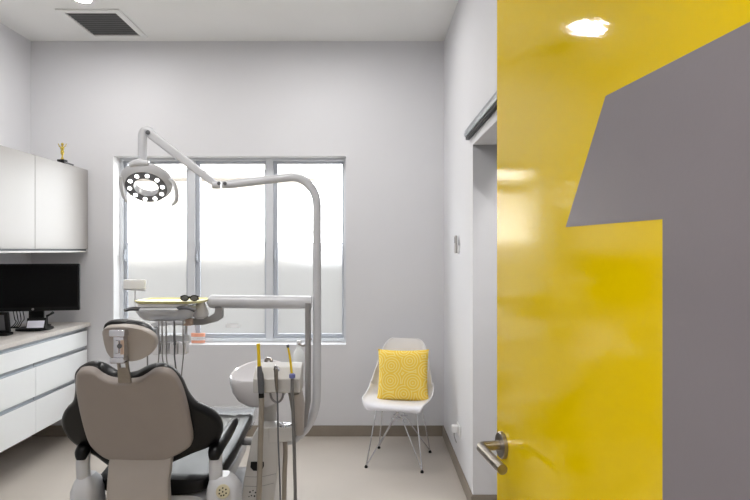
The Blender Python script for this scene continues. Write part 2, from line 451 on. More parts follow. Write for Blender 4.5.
# local frame: screen faces -y
hw = .305
z0, z1 = .135, .472
s = B(); box(s, -hw, hw, -.02, .012, z0, z1, .006); box(s, -.2, .2, .012, .04, z0+.06, z1-.07, .012)
obj('housing', s, 'black_pl', mon, local=True)
obj('screen', box(B(), -hw+.012, hw-.012, -.0215, -.0201, z0+.028, z1-.012), 'screen', mon, local=True)
obj('round_badge', lathe(B(), [(0, 0), (.0085, 0), (.0085, .0015), (0, .0015)], (0, -.0202, z0+.014), (0, -1, 0), 18), 'midgrey', mon, local=True)
s = B(); obox(s, (0, .055, .12), (1, 0, 0), (0, 1, 0), (0, 0, 1), .10, .03, .23, .008)
obj('neck', s, 'black_pl', mon, local=True)
s = B(); loft(s, [[(x, y, 0.0005) for x, y in srect(0, .02, .115, .10, 28, 3.2)], [(x, y, .012) for x, y in srect(0, .02, .115, .10, 28, 3.2)], [(x, y, .017) for x, y in srect(0, .02, .10, .085, 28, 3.2)]])
obj('foot', s, 'black_pl', mon, local=True)
cd = thing('card_holder', 'small white card propped on black holder in front of monitor stand', 'card holder', tuple(at(36, 329, 4.02)[:2])+(.9175,), math.radians(12))
obj('support', prism(B(), [(-.062, -.02, 0.0005), (-.062, .035, 0.0005), (-.062, .028, .075), (-.062, .018, .078)], (.124, 0, 0), .002), 'black_pl', cd, local=True)
obj('card', obox(B(), (0, -.0085, .036), (1, 0, 0), (0, 1, .55), (0, .47, .88), .108, .0012, .052), 'paper', cd, local=True)
ph = thing('desk_phone', 'dark upright desk device at left frame edge under the monitor', 'phone', tuple(at(1, 334, 3.86)[:2])+(.90,), math.radians(8))
s = B(); loft(s, [[(x, y, .0005) for x, y in srect(0, 0, .062, .055, 24, 5)], [(x, y, .014) for x, y in srect(0, 0, .062, .055, 24, 5)], [(x, y, .017) for x, y in srect(0, 0, .056, .05, 24, 5)]])
obj('foot', s, 'black_pl', ph, local=True)
obj('case', obox(B(), (-.002, .01, .085), (1, 0, 0), (0, 1, .2), (0, -.2, 1), .10, .03, .14, .006), 'black_pl', ph, local=True)
obj('display', obox(B(), (-.008, -.0068, .084), (1, 0, 0), (0, 1, .2), (0, -.2, 1), .066, .002, .105), 'greypl', ph, local=True)
c = B()
for k in range(4):
    a = at(13+k*3.2, 312, 4.30+.01*k); e = at(11+k*2.5, 329.5-k*.6, 4.20)
    tube(c, [a+Vector((0, 0, .02)), a+Vector((.012, 0, -.05)), at(16+k*2, 322, 4.28), Vector((e.x, e.y, .908)), Vector((e.x-.05, e.y-.02, .906))], .0035, 8, smooth=5)
tag(obj('cable_bundle', c, 'black_pl'), 'black loose cables hanging behind the monitor onto the worktop', 'cable')
wc = thing('card_reader', 'small black gadget on thin arm right of the monitor neck', 'gadget', tuple(at(47, 331, 4.36)[:2])+(.90,))
p0 = at(47, 316, 4.36)
obj('stem', lathe(B(), [(.028, 0.0005), (.028, .008), (.006, .014), (.006, p0.z-.9)], (p0.x, p0.y, .9)), 'black_pl', wc)
obj('arm', tube(B(), [p0, at(50, 314.5, 4.34), at(53, 312.5, 4.33)], [.009, .007, .011], 10), 'black_pl', wc)

# ---- trophy
tz = 2.10
tx, ty = at(63, 162, 4.22).x-.005, 4.22
tp = thing('trophy', 'small gold figurine trophy on black base on top of wall cabinet', 'trophy', (tx, ty, tz))
obj('base', box(B(), tx-.026, tx+.026, ty-.026, ty+.026, tz+.0005, tz+.03, .003), 'black_pl', tp)
s = B(); lathe(s, [(0, .03), (.016, .03), (.010, .038), (.005, .05), (.006, .062), (.011, .075), (.012, .09), (.009, .10), (.014, .112), (.013, .122), (.005, .128), (.008, .136), (.0095, .144), (.007, .152), (0, .155)], (tx, ty, tz), seg=14)
for sgn in (-1, 1): tube(s, [(tx, ty, tz+.118), (tx+sgn*.022, ty, tz+.128), (tx+sgn*.030, ty, tz+.148)], [.005, .004, .003], 8)
obj('figurine', s, 'gold', tp)
tag(obj('pen', tube(B(), [(tx+.035, ty-.03, tz+.0065), (tx+.028, ty+.10, tz+.0065)], .006, 8), 'greypl'), 'dark pen lying beside the gold trophy on the wall cabinet', 'pen')

# ---- yellow door, opened into the room, hinge towards the camera
PHI = math.radians(8.0)
far = Vector((.2636, 1.2, 0)); dv = Vector((math.sin(PHI), -math.cos(PHI), 0))   # far edge -> hinge
nv = Vector((-math.cos(PHI), -math.sin(PHI), 0))                                # visible face normal
DW, DH = 1.04, 2.40
hinge = far+dv*DW
door = struct('door_1', obox(B(), far+dv*DW/2-nv*.02+Vector((0, 0, .008+DH/2)), dv, nv, (0, 0, 1), DW, .04, DH, .0015), 'yellow_door')
def dpt(px, py, off=.0006):
    k = (px-CX)/F
    t = (k*far.y-far.x)/(dv.x-k*dv.y)
    p = far+dv*t
    return Vector((p.x, p.y, EYE-(py-CY)/F*p.y))+nv*off
a1, a2 = dpt(606, 96), dpt(750, 22)
tt = (DW-.0-(a1-far-Vector((0, 0, a1.z))).dot(dv))/((a2-a1).dot(dv)); top = a1+(a2-a1)*tt
bt = dpt(663, 219)
g = [a1, top, Vector((hinge.x, hinge.y, .009))+nv*.0006, Vector((bt.x, bt.y, .009)), bt, dpt(566, 227)]
gr = obj('grey_graphic', prism(B(), g, -nv*.0005), 'grey_graphic', door)
h = B(); rc_ = dpt(503.5, 445, 0)
lathe(h, [(0, 0.0005), (.0265, 0.0005), (.0265, .007), (.0245, .009), (.012, .009)], rc_, nv, 32)
hd = obj('handle_rose', h, 'steel', door)
h = B()
e1 = rc_+nv*.050
tube(h, [rc_+nv*.0095, rc_+nv*.040, rc_+nv*.0475+dv*.003, e1+dv*.010, e1+dv*.125], .0095, 20)
obj('lever', h, 'steel', hd)
struct('door_frame', (lambda b: (box(b, DX0-.0, DX0+.03, YF-.135, YF+.004, 0, DZ), box(b, DX1-.004, DX1+.02, YF-.135, YF+.004, 0, DZ), box(b, DX0, DX1, YF-.135, YF+.004, DZ-.03, DZ+.001), b)[-1])(B()), 'trimwhite').name = 'trim_2'

# ------------------------------------------------------------- dental chair
XC = -.893
dc = thing('dental_chair', 'dental chair with taupe back shell and black upholstery facing the window', 'dental chair', (XC, 2.85, 0))
def yb(py): return 2.10+(py-365)/100*.20
def o2(pts, n=4):
    q = catmull([(x, y, 0) for x, y in pts], n, True)
    return [(at(v.x, v.y, yb(v.y)).x, at(v.x, v.y, yb(v.y)).z) for v in q]
def zy(z):     # plane of the back: Y from height
    # solve at() along the tilted plane
    za, zb = at(0, 365, yb(365)).z, at(0, 465, yb(465)).z
    return yb(365)+(za-z)/(za-zb)*(yb(465)-yb(365))
bn = Vector((0, 1, .45)).normalized()      # thickness direction (away from viewer)
def bsurf(k):
    return lambda x, z, d: Vector((x, zy(z)+k*(x-XC)**2, z))+bn*d
shell_o = [(77,373),(84,369.5),(93,370.5),(101,376),(110,380),(123,381.5),(137,380.5),(146,376),(154,371),(163,370.5),(172,374),(180,386),(186,405),(190,425),(192,438),(190,446),(178,454),(163,460),(147,463),(125,463),(112,460),(100,454),(89,442),(82,420),(78,401),(76,386)]
pad_o = [(76.5,372),(82,366),(90,363.5),(99,364.5),(108,370),(116,374),(124,375),(135,373.5),(145,368.5),(155,365.5),(165,366),(174,371),(182,381),(188,394),(196,404),(208,410),(218,417),(223,427),(220,438),(210,445),(194,451),(176,459),(160,464),(135,467),(112,464),(97,454),(82,446),(69,435),(63,421),(66,409),(74,400),(76.5,388)]
cz = at(0, 418, 2.2).z
def o3(pts, kc_, d, n=4):
    out = []
    for v in catmull([(x, y, 0) for x, y in pts], n, True):
        p = at(v.x, v.y, yb(v.y))
        for _ in range(6):
            q_ = bsurf(kc_)(p.x, p.z-bn.z*d, d); p = at(v.x, v.y, q_.y)
        out.append((p.x, p.z-bn.z*d))
    return out
s = shape_pad(B(), o3(shell_o, .25, .015), [(.02, .004), (.45, .003), (.8, .002), (.93, .002), (.975, .005), (1, .013), (1, .036), (.9, .037), (.05, .037)], bsurf(.25), (XC, cz))
obj('back_shell', s, 'shell', dc, ang=50)
s = shape_pad(B(), o3(pad_o, .42, .06), [(.02, .040), (.5, .039), (.93, .038), (.975, .040), (1, .048), (1.0, .068), (.985, .082), (.93, .092), (.8, .10), (.5, .102), (.02, .10)], bsurf(.42), (XC, cz))
obj('backrest', s, 'leather', dc, ang=60)
# lumbar bracket
def br(y, z, hw, th, ty=0): return [(XC-.022+x, y+t*math.cos(ty), z+t*math.sin(ty)) for x, t in srect(0, 0, hw, th, 24, 5)]
s = loft(B(), [br(2.335, .68, .125, .014), br(2.305, .62, .125, .022), br(2.285, .55, .121, .026), br(2.285, .47, .125, .03), br(2.31, .38, .135, .045), br(2.38, .30, .14, .06)])
obj('back_bracket', s, 'shell_light', dc)
# seat and leg rest
secs = [(2.385, .525, .17, .02), (2.39, .53, .215, .045), (2.43, .533, .243, .058), (2.55, .535, .258, .062), (2.7, .55, .268, .066), (2.85, .578, .272, .066), (3.0, .59, .265, .062), (3.15, .585, .25, .056), (3.28, .572, .232, .05), (3.37, .56, .205, .042), (3.40, .555, .16, .02)]
rings = []
for y, zt, hw_, th in secs:
    ring = []
    for x, z in srect(0, 0, hw_, th/1, 36, 3.6):
        u = abs(x)/hw_
        lift = .022*max(0, (u-.55)/.45)**2 if z > 0 else .012*u*u
        ring.append((XC+x, y, zt-.045+z*.75+lift))
    rings.append(ring)
obj('seat', loft(B(), rings), 'leather', dc, ang=60)
# translucent protective cover at the foot end
rings = []
for y, zt, hw_, th in [(3.06, .588, .262, .060), (3.15, .585, .255, .058), (3.28, .572, .238, .053), (3.38, .56, .215, .046), (3.415, .555, .17, .024)]:
    ring = []
    for k, (x, z) in enumerate(srect(0, 0, hw_+.012, th+.012, 40, 3.6)):
        u = abs(x)/hw_
        lift = .022*max(0, (u-.55)/.45)**2 if z > 0 else .012*u*u
        wv = .004*math.sin(k*2.3+y*31)
        ring.append((XC+x, y, zt-.045+z*.75+lift+wv))
    rings.append(ring)
fc = B(); loft(fc, rings, cap=False)
fc_o = obj('foot_cover', fc, 'clear_cover', dc, ang=80); fc_o['label'] = 'clear glossy plastic cover over foot end'
# under-seat frame, base
s = loft(B(), [[(XC+x, y, z) for x, z in srect(0, .405, hw_, .045, 28, 5)] for y, hw_ in ((2.40, .20), (2.43, .225), (2.8, .24), (3.15, .22), (3.25, .18))])
obj('seat_frame', s, 'warmwhite', dc)
s = B(); box(s, XC-.13, XC+.13, 2.62, 3.0, .34, .37, .01); box(s, XC-.09, XC+.09, 2.65, 2.95, .30, .345, .02)
obj('lift_column', s, 'warmwhite', dc)
s = B(); prism(s, [(XC-.26, 2.5, .05), (XC-.26, 3.25, .05), (XC-.26, 3.2, .27), (XC-.26, 3.05, .31), (XC-.26, 2.66, .31), (XC-.26, 2.55, .27)], (.56, 0, 0), .018)
obj('base_cover', s, 'warmwhite', dc)
obj('base_plate', box(B(), XC-.30, XC+.31, 2.35, 3.35, .0005, .05, .015), 'shell_light', dc)
# arm rests
for sg in (-1, 1):
    X = XC+sg*.268
    s = B()
    tube(s, [(X, 2.36, .47), (X, 2.345, .53), (X, 2.335, .60), (X, 2.34, .655)], [.031, .029, .028, .028], 20, smooth=3, flat=(.95, .9))
    ar = obj('armrest', s, 'warmwhite', dc)
    s = B(); pad = [(X, 2.318, .628), (X, 2.325, .652), (X+sg*.003, 2.36, .668), (X+sg*.008, 2.44, .676), (X+sg*.012, 2.52, .686), (X+sg*.014, 2.60, .695), (X+sg*.014, 2.64, .697)]
    tube(s, pad, [.018, .029, .031, .028, .024, .018, .008], 18, smooth=3, flat=(1, .75))
    obj('arm_pad', s, 'leather', ar)
    s = B(); loft(s, [[(X+x*w_, 2.36+y*w_, z) for x, y in srect(.030 if sg > 0 else .008, 0, .068 if sg > 0 else .056, .075, 24, 3)] for z, w_ in ((.36, .9), (.40, 1), (.50, .97), (.535, .75), (.555, .5))])
    obj('arm_hub', s, 'warmwhite', ar)
    if sg > 0:
        kc = Vector((X+.043, 2.284, .515)); kn = Vector((.15, -1, .2)).normalized()
        k = obj('keypad', lathe(B(), [(0, 0), (.027, 0), (.027, .006), (.024, .009), (0, .009)], kc, kn, 24), 'keypad', ar)
        kb = B(); ku = kn.cross(Vector((0, 0, 1))).normalized(); kv = ku.cross(kn)
        for (p_, q_) in ((-.012, .008), (0, .014), (.012, .007), (.013, -.006), (0, 0), (-.013, -.006), (-.004, -.013), (.006, -.014)):
            lathe(kb, [(0, 0), (.0032, 0), (.0032, .002), (0, .002)], kc+kn*.0092+ku*p_+kv*q_, kn, 8)
        obj('button', kb, 'black_pl', k)
# headrest
yh = 2.03
def hs(x, z, d): return Vector((x, yh+.8*(x-at(129, 342, yh).x)**2-(z-at(129, 342, yh).z)*.25, z))+Vector((0, 1, .22)).normalized()*d
ho = [(102.7,334),(104,328),(109,325),(118,324),(128,323.8),(139,325.5),(148,329),(154,334),(156,341),(153.5,349),(146,356),(136,360),(126,361),(116,360.5),(109,357),(104.5,349)]
q = catmull([(x, y, 0) for x, y in ho], 4, True); hol = [(at(v.x, v.y, yh).x-.005, at(v.x, v.y, yh).z-.008) for v in q]
hc = (at(129, 342, yh).x, at(129, 342, yh).z)
s = shape_pad(B(), hol, [(.02, .010), (.5, .008), (.86, .004), (.94, .002), (.985, .004), (1, .012), (1, .028), (.9, .030), (.05, .030)], hs, hc)
hr = obj('headrest', s, 'shell_light', dc, ang=50)
s = shape_pad(B(), [(x*.96+hc[0]*.04-.014, z+.006) for x, z in hol], [(.02, .031), (.9, .031), (.97, .033), (1, .042), (1, .060), (.95, .075), (.8, .083), (.4, .085), (.02, .085)], hs, (hc[0]-.012, hc[1]))
obj('head_cushion', s, 'leather', hr, ang=60)
s = B(); X0, X1 = at(115, 0, yh).x, at(127, 0, yh).x
box(s, X0+.004, X1, yh-.028, yh+.012, at(0, 360, yh).z, at(0, 331, yh).z, .006)
box(s, X0-.008, X1+.006, yh-.036, yh+.006, at(0, 336, yh).z, at(0, 328.5, yh).z, .006)
box(s, X0-.006, X1+.002, yh-.034, yh+.006, at(0, 362, yh).z, at(0, 356, yh).z, .005)
box(s, X0+.012, X1-.014, yh-.036, yh-.022, at(0, 352, yh).z, at(0, 339, yh).z, .004)
mc = obj('tilt_joint', s, 'chrome', hr)
lathe(B0 := B(), [(0, 0), (.008, 0), (.008, .006), (0, .006)], at(120, 346, 1.992), (0, -1, 0), 12); obj('joint_bolt', B0, 'greypl', mc)
obj('joint_panel', box(B(), at(124, 0, yh).x, at(127.4, 0, yh).x, yh-.0315, yh-.027, at(0, 353, yh).z, at(0, 339, yh).z, .001), 'tan_label', mc)
# flat slotted stem
s = B()
def stemrow(py, y, a, c): return (at(a, py, y), at(c, py, y))
pL = [(116, 360), (116.6, 363.5), (117.2, 368), (118, 383)]; pR = [(127.3, 360), (127.8, 363.5), (128.4, 368), (131, 383)]
ys = [2.03, 2.035, 2.045, 2.10]
for i in (0, 2):
    a, b_, c, d = at(*pL[i], ys[i]), at(*pR[i], ys[i]), at(*pR[i+1], ys[i+1]), at(*pL[i+1], ys[i+1]); prism(s, [a, b_, c, d], (0, .01, 0), .001)
for e0, e1_ in ((pL, .22), (pR, -.22)):
    i = 1
    q0, q1 = at(*e0[1], ys[1]), at(*e0[2], ys[2]); wv = Vector((.010 if e0 is pL else -.010, 0, 0))
    prism(s, [q0, q0+wv, q1+wv, q1], (0, .01, 0), .001)
obj('stem', s, 'steel', hr)

# ------------------------------------------------------------- treatment unit (cabinet, cuspidor, pole, arms)
tu = thing('dental_unit', 'dental treatment unit with white cabinet, curved pole and swing arms', 'dental unit', (-.5, 2.8, 0))
yc = 2.66
def U(px, py, y=yc): return at(px, py, y)
o = [(262,427.5),(272,427.5),(281,430),(281,443.5),(279.5,455),(277,480),(274,500),(270,568.5),(239,568.5),(241.5,500),(243.5,480),(248.5,455),(252.5,436),(256,430)]
s = prism(B(), [U(x, y) for x, y in o], (0, .11, 0), .008, 3); obj('cabinet', s, 'unit', tu)
s = prism(B(), [at(x, y, 2.771) for x, y in ((261, 437), (279, 437), (277, 480), (272, 556), (246, 556), (247, 480), (256, 440))], (0, .19, 0), .008, 3); obj('rear_housing', s, 'unit', tu)
s = prism(B(), [U(x, y, yc-.002) for x, y in ((268, 427.5), (291, 427.5), (292.5, 429), (292.5, 440), (291, 442), (268, 444))], (0, .085, 0), .006, 3); obj('valve_bracket', s, 'unit', tu)
s = prism(B(), [U(251, 461.5, yc-.001), U(264, 461.5, yc-.001), U(264, 466), U(262, 470.5), U(253.5, 470.5), U(250.5, 467)], (0, -.006, 0), .002)
obj('handle_slot', s, 'black_pl', tu)
s = B()
for yy in (476.5, 486): 
    l, r_ = U(244.5 if yy < 480 else 243.6, yy), U(277 if yy < 480 else 275, yy-3)
    tube(s, [l+Vector((.004, -.0005, 0)), (l+r_)/2+Vector((0, -.0005, -.008)), r_+Vector((-.004, -.0005, 0))], .0012, 6, smooth=4)
obj('panel_seam', s, 'midgrey', tu)
s = B()
for (px, py, r_) in ((250, 492, .004), (253, 490.5, .003), (255.5, 492.5, .0035), (251.5, 495.5, .003), (254.5, 496, .004), (249, 496.5, .0025)):
    lathe(s, [(0, 0), (r_, 0), (r_, .002), (0, .002)], U(px, py, yc-.0006), (0, -1, 0), 8)
obj('control_marks', s, 'black_pl', tu)
s = B(); c = at(284.5, 427.2, 2.695)
lathe(s, [(0, 0), (.034, 0), (.036, .006), (.034, .014), (.026, .018), (.012, .018), (.010, .022), (0, .022)], c, (0, 0, 1), 28)
obj('valve_cap', s, 'chrome', tu)
# pole
yp = 2.86
r0 = 4.2/F*yp
cor = [(229, 184.5), (250, 182), (275, 179), (292, 177.2)]
pts = [at(x, y, yp) for x, y in cor]
for k in range(1, 9):                      # top bend
    a = PI/2*k/8; pts.append(at(292+25*math.sin(a), 177.2+28*(1-math.cos(a)), yp))
pts += [at(317, 250, yp), at(317, 320, yp), at(317, 392, yp)]
for k in range(1, 10):                     # bottom bend
    a = PI/2*k/9; pts.append(at(317-33*(1-math.cos(a)), 392+49*math.sin(a), yp))
pts.append(at(272, 441, yp))
obj('pole', tube(B(), pts, r0, 20), 'warmwhite', tu)
obj('link_tube', tube(B(), [at(231, 441.5, 2.86), at(256, 441.5, 2.86)], .018, 18), 'midgrey', tu)
# light arm: joint, sloped arm, elbow, drop tube
s = B(); tube(s, [at(229.5, 184.5, yp), at(222.5, 185, yp)], .019, 18); tube(s, [at(221, 185, yp), at(213, 184.5, yp)], [.019, .022], 18)
j = obj('arm_joint', s, 'warmwhite', tu)
s = B()
for px in (219, 225):
    lathe(s, [(0, 0), (.009, 0), (.009, .004), (.004, .004), (.004, .006), (0, .006)], at(px, 183.5, yp-.021), (0, -1, 0), 14)
obj('joint_screw', s, 'greypl', j)
a, c = at(147.5, 131.5, yp), at(216, 184.5, yp)
d = (c-a).normalized(); up = Vector((0, 1, 0)).cross(d).normalized()
s = B(); rings = []
for t, hh, hw_ in ((0, .016, .018), (.04, .023, .02), (.5, .022, .02), (.93, .017, .018), (1, .012, .015)):
    p = a+(c-a)*t; rings.append([p+up*v_+Vector((0, 1, 0))*u_ for u_, v_ in srect(0, 0, hw_, hh, 20, 4)])
loft(s, rings); obj('spring_arm', s, 'warmwhite', tu)
s = B(); tube(s, [at(142.3, 168, yp), at(142.5, 140, yp), at(143.2, 133.5, yp), at(146.5, 130.2, yp), at(151, 132, yp)], [.0215, .0215, .022, .022, .020], 20, smooth=3)
el = obj('elbow', s, 'warmwhite', tu)
obj('elbow_screw', lathe(B(), [(0, 0), (.011, 0), (.011, .004), (.005, .006), (0, .006)], at(148, 132.5, yp-.022), (0, -1, 0), 14), 'greypl', el)

# lamp head: ring of LEDs
lc = at(146.3, 187.2, yp); ln = Vector((.06, -.70, -.74)).normalized()
lu = Vector((1, 0, 0)); lu = (lu-ln*lu.dot(ln)).normalized(); lv = ln.cross(lu); lv = -lv if lv.z < 0 else lv
def LP(u, v_, w_=0): return lc+lu*u+lv*v_+ln*w_
lh = B()
def ringpts(ru, rv, w_, n=48, du=0, dvv=0): return [LP(du+ru*math.cos(2*PI*k/n), dvv+rv*math.sin(2*PI*k/n), w_) for k in range(n)]
# outer housing: closed torus-like section from outer rim to inner hole
sec = [(.100, .0965, .002), (.108, .104, -.006), (.124, .116, -.020), (.126, .119, -.032), (.115, .110, -.046), (.090, .088, -.052), (.066, .062, -.046), (.058, .054, -.030), (.058, .054, -.002), (.060, .056, .003)]
rs = [ringpts(a_, b_, w_, dvv=(.010 if a_ > .105 else 0)) for a_, b_, w_ in sec]
R_ = [[lh.verts.new(p) for p in r] for r in rs]
for i in range(len(R_)-1):
    for k in range(48): lh.faces.new((R_[i][k], R_[i][(k+1) % 48], R_[i+1][(k+1) % 48], R_[i+1][k]))
head = obj('lamp_head', lh, 'warmwhite', tu)
s = B(); rr = [ringpts(.060, .056, .0031), ringpts(.100, .0965, .0021), ringpts(.0995, .096, .0002), ringpts(.0605, .0565, .0002)]
R_ = [[s.verts.new(p) for p in r] for r in rr]
for i in range(4):
    for k in range(48): s.faces.new((R_[i][k], R_[i][(k+1) % 48], R_[(i+1) % 4][(k+1) % 48], R_[(i+1) % 4][k]))
fr_ = obj('led_ring', s, 'greypl', head)
for k in range(10):
    a_ = 2*PI*(k+.5)/10+.31
    obj('led', lathe(B(), [(0, 0), (.0094, 0), (.0094, .003), (.007, .005), (0, .006)], LP(.080*math.cos(a_), .0765*math.sin(a_), .003), ln, 16), 'led', fr_)
s = B(); 
for k, (a0, a1_) in enumerate([(0.1, .9), (.25, 2.89)]): pass
tube(s, [LP(-.05, .118, -.03), LP(0, .128, -.032), LP(.04, .122, -.03)], [.014, .020, .014], 14, smooth=3)
obj('mount_collar', s, 'warmwhite', head)
s = B(); tube(s, [LP(.118, .03, -.02), LP(.138, .012, -.004), LP(.146, -.028, .02), LP(.136, -.066, .035), LP(.112, -.085, .045)], [.011, .010, .010, .010, .007], 12, smooth=4)
obj('grip', s, 'warmwhite', head)
s = B(); tube(s, [LP(-.105, .06, -.02), LP(-.116, .02, -.005), LP(-.116, -.03, .015), LP(-.108, -.065, .03)], [.014, .018, .017, .009], 12, smooth=4, flat=(.7, 1))
obj('grip', s, 'warmwhite', head)

# delivery arm: thick horizontal cylinder, side post, hanging bracket
ya = 2.86
ra = 6.6/F*ya
s = B(); tube(s, [at(208.5, 301.5, ya), at(209.6, 301.5, ya), at(212, 301.5, ya), at(260, 302, ya), at(311.5, 302.3, ya)], [ra*.6, ra*.88, ra, ra, ra*.97], 26)
obj('delivery_arm', s, 'warmwhite', tu)
s = B(); tube(s, [at(308, 303, 2.83), at(308, 330, 2.83), at(308, 400, 2.83), at(304, 425, 2.83), at(292, 437, 2.83)], [.0145]*5, 16)
obj('side_post', s, 'midgrey', tu)
s = prism(B(), [at(x, y, ya-.02) for x, y in ((222, 306), (222, 318), (217, 321.5), (203, 325), (175, 325.5), (175, 319), (199, 319), (208, 317), (214.5, 313), (214.5, 306))], (0, .04, 0), .004)
obj('hanging_bracket', s, 'midgrey', tu)
# delivery head
dh = B()
def hp(px, y): return (px-CX)/F*2.82
hx = at(167, 0, 2.82).x
rings = []
for z, hw_, hd_ in ((1.128, .085, .07), (1.132, .105, .085), (1.150, .125, .105), (1.172, .137, .12), (1.188, .140, .125), (1.194, .136, .121), (1.198, .128, .113)):
    rings.append([(hx+x, 2.84+y, z) for x, y in srect(0, 0, hw_, hd_, 36, 3.5)])
loft(dh, rings); dho = obj('delivery_head', dh, 'warmwhite', tu)
s = B(); tube(s, [at(145, 309.5, 2.76), at(139, 309, 2.74), at(131, 308.8, 2.72), at(124.5, 310.5, 2.70)], [.011, .012, .011, .009], 12, smooth=4, flat=(1, .85)); obj('grip', s, 'greypl', dho)
s = B(); tube(s, [at(178, 308.5, 2.74), at(184, 307.5, 2.71), at(190, 308.5, 2.70), at(195, 311, 2.70)], [.011, .012, .010, .008], 12, smooth=4, flat=(1, .85)); obj('grip', s, 'greypl', dho)
s = B(); lathe(s, [(0, 0), (.026, 0), (.037, .012), (.038, .03), (.031, .055), (.019, .082), (.015, .092), (0, .092)], at(201, 318.5, 2.86), (0, 0, 1), 24)
obj('pivot_cover', s, 'gloss_white', dho)
obj('tan_pad', box(B(), at(183.2, 0, 2.81).x, at(191.8, 0, 2.81).x, 2.80, 2.835, at(0, 325.5, 2.81).z, at(0, 319, 2.81).z, .002), 'tan_label', dho)
# holder bar with four cradles under the head
s = B(); prism(s, [at(x, y, 2.72) for x, y in ((147, 325), (156, 321.5), (183, 321), (183, 324.5), (157, 326), (152, 329), (147, 329))], (0, .04, 0), .002)
tube(s, [at(176, 322, 2.74), at(180, 322, 2.80)], .01, 10)
obj('instrument_bar', s, 'warmwhite', dho)
s = B(); tube(s, [at(157, 319, 2.86), at(157, 341, 2.80)], .007, 8); tube(s, [at(186, 319, 2.86), at(186, 341, 2.80)], .007, 8)
box(s, at(150.5, 0, 2.78).x, at(190, 0, 2.78).x, 2.77, 2.80, at(0, 343, 2.78).z, at(0, 335, 2.78).z, .004)
obj('cradle_support', s, 'warmwhite', dho)
for k in range(4):
    x0 = at(154.5+k*8.6, 0, 2.75).x
    obj('cradle', box(B(), x0, x0+.036, 2.72, 2.769, at(0, 353.5, 2.75).z, at(0, 341.5, 2.75).z, .004), 'gloss_white', dho)
# film viewer plate on its thin rod
s = B(); box(s, at(124.5, 0, 2.95).x, at(146.5, 0, 2.95).x, 2.93, 2.955, at(0, 289, 2.94).z, at(0, 279.5, 2.94).z, .006)
pv = obj('side_panel', s, 'trimwhite', dho); pv['label'] = 'pale rectangular panel on thin rod'
s = B(); tube(s, [at(135, 288, 2.94), at(135, 307, 2.93), at(141, 310, 2.90)], .0035, 8); tube(s, [at(124.5, 289, 2.94), at(146, 290.5, 2.94)], .004, 8)
obj('rod', s, 'warmwhite', pv)

# cuspidor
cu = at(260, 0, 2.80).x; cyy = 2.80
s = B(); n = 44; rings = []
for r_, z, tilt in ((.03, .715, 0), (.07, .722, 0), (.105, .745, .0), (.132, .785, .15), (.144, .83, .5), (.1455, .855, 1), (.143, .861, 1), (.135, .857, 1), (.115, .82, .8), (.08, .785, .5), (.03, .775, .1), (.004, .774, 0)):
    ring = []
    for k in range(n):
        a_ = 2*PI*k/n; yy = math.sin(a_)
        hz = .055*max(0, .35+.65*yy)**1.5*tilt
        ring.append((cu+r_*math.cos(a_), cyy+r_*yy*.85, z+hz+.006*math.cos(a_)*tilt))
    rings.append(ring)
cusp = obj('cuspidor_bowl', loft(s, rings), 'gloss_white', tu)
s = B(); lathe(s, [(.045, 0), (.036, .02), (.034, .12), (.042, .17), (.05, .19)], at(269.5, 437.4, 2.83), (0, 0, 1), 24); obj('bowl_column', s, 'unit', tu)
s = B(); tube(s, [at(266, 371, 2.90), at(266, 362, 2.90), at(267, 358.8, 2.88), at(271, 359.5, 2.84), at(271.5, 362, 2.83)], [.010, .009, .0085, .008, .007], 12, smooth=3); obj('spout', s, 'steel', cusp)
# assistant's holder block
yh2 = 2.60
s = prism(B(), [(at(253, 0, yh2).x, y, z) for y, z in ((yh2, .825), (yh2, .888), (yh2+.055, .930), (yh2+.11, .945), (yh2+.12, .93), (yh2+.12, .825))], (at(300.5, 0, yh2).x-at(253, 0, yh2).x, 0, 0), .005, 3)
hb = obj('holder_block', s, 'unit', tu)
s = B(); tube(s, [at(295, 391, 2.67), at(297.5, 405, 2.70), at(299.5, 433, 2.76)], [.034, .034, .020], 20, smooth=3); obj('holder_arm', s, 'shell_light', tu)
s = B(); tube(s, [at(270, 392, 2.64), at(272, 399, 2.64), at(277, 402.5, 2.64), at(282, 399, 2.64), at(283.5, 392, 2.64)], .005, 8, smooth=4); obj('drain_loop', s, 'midgrey', hb)
# water bottle by the pole
wb = thing('water_bottle', 'milky white bottle clipped to the pole behind the cuspidor', 'bottle', tuple(at(299, 380, 2.93)))
zb = at(299, 382, 2.93)
s = B(); lathe(s, [(0, 0), (.026, 0), (.031, .006), (.031, .13), (.026, .155), (.012, .175), (.0105, .19), (0, .19)], zb, (0, 0, 1), 24); obj('bottle_body', s, 'bottle', wb)
s = B(); lathe(s, [(0, .19), (.013, .19), (.013, .208), (.009, .212), (0, .212)], zb, (0, 0, 1), 18); obj('cap', s, 'gloss_white', wb)
s = B(); tube(s, [zb+Vector((0, -.013, .196)), zb+Vector((.03, -.03, .19)), at(311, 339, 2.83)], .0055, 8, smooth=3); obj('bottle_clip', s, 'steel', wb)
# supply hose from the cabinet
s = B(); tube(s, [at(285, 440.5, 2.70), at(285.5, 452, 2.70), at(284.5, 475, 2.70), at(284, 500, 2.68), at(282, 530, 2.66), at(270, 552, 2.60)], .011, 14, smooth=4); obj('supply_hose', s, 'hose_tan', tu)

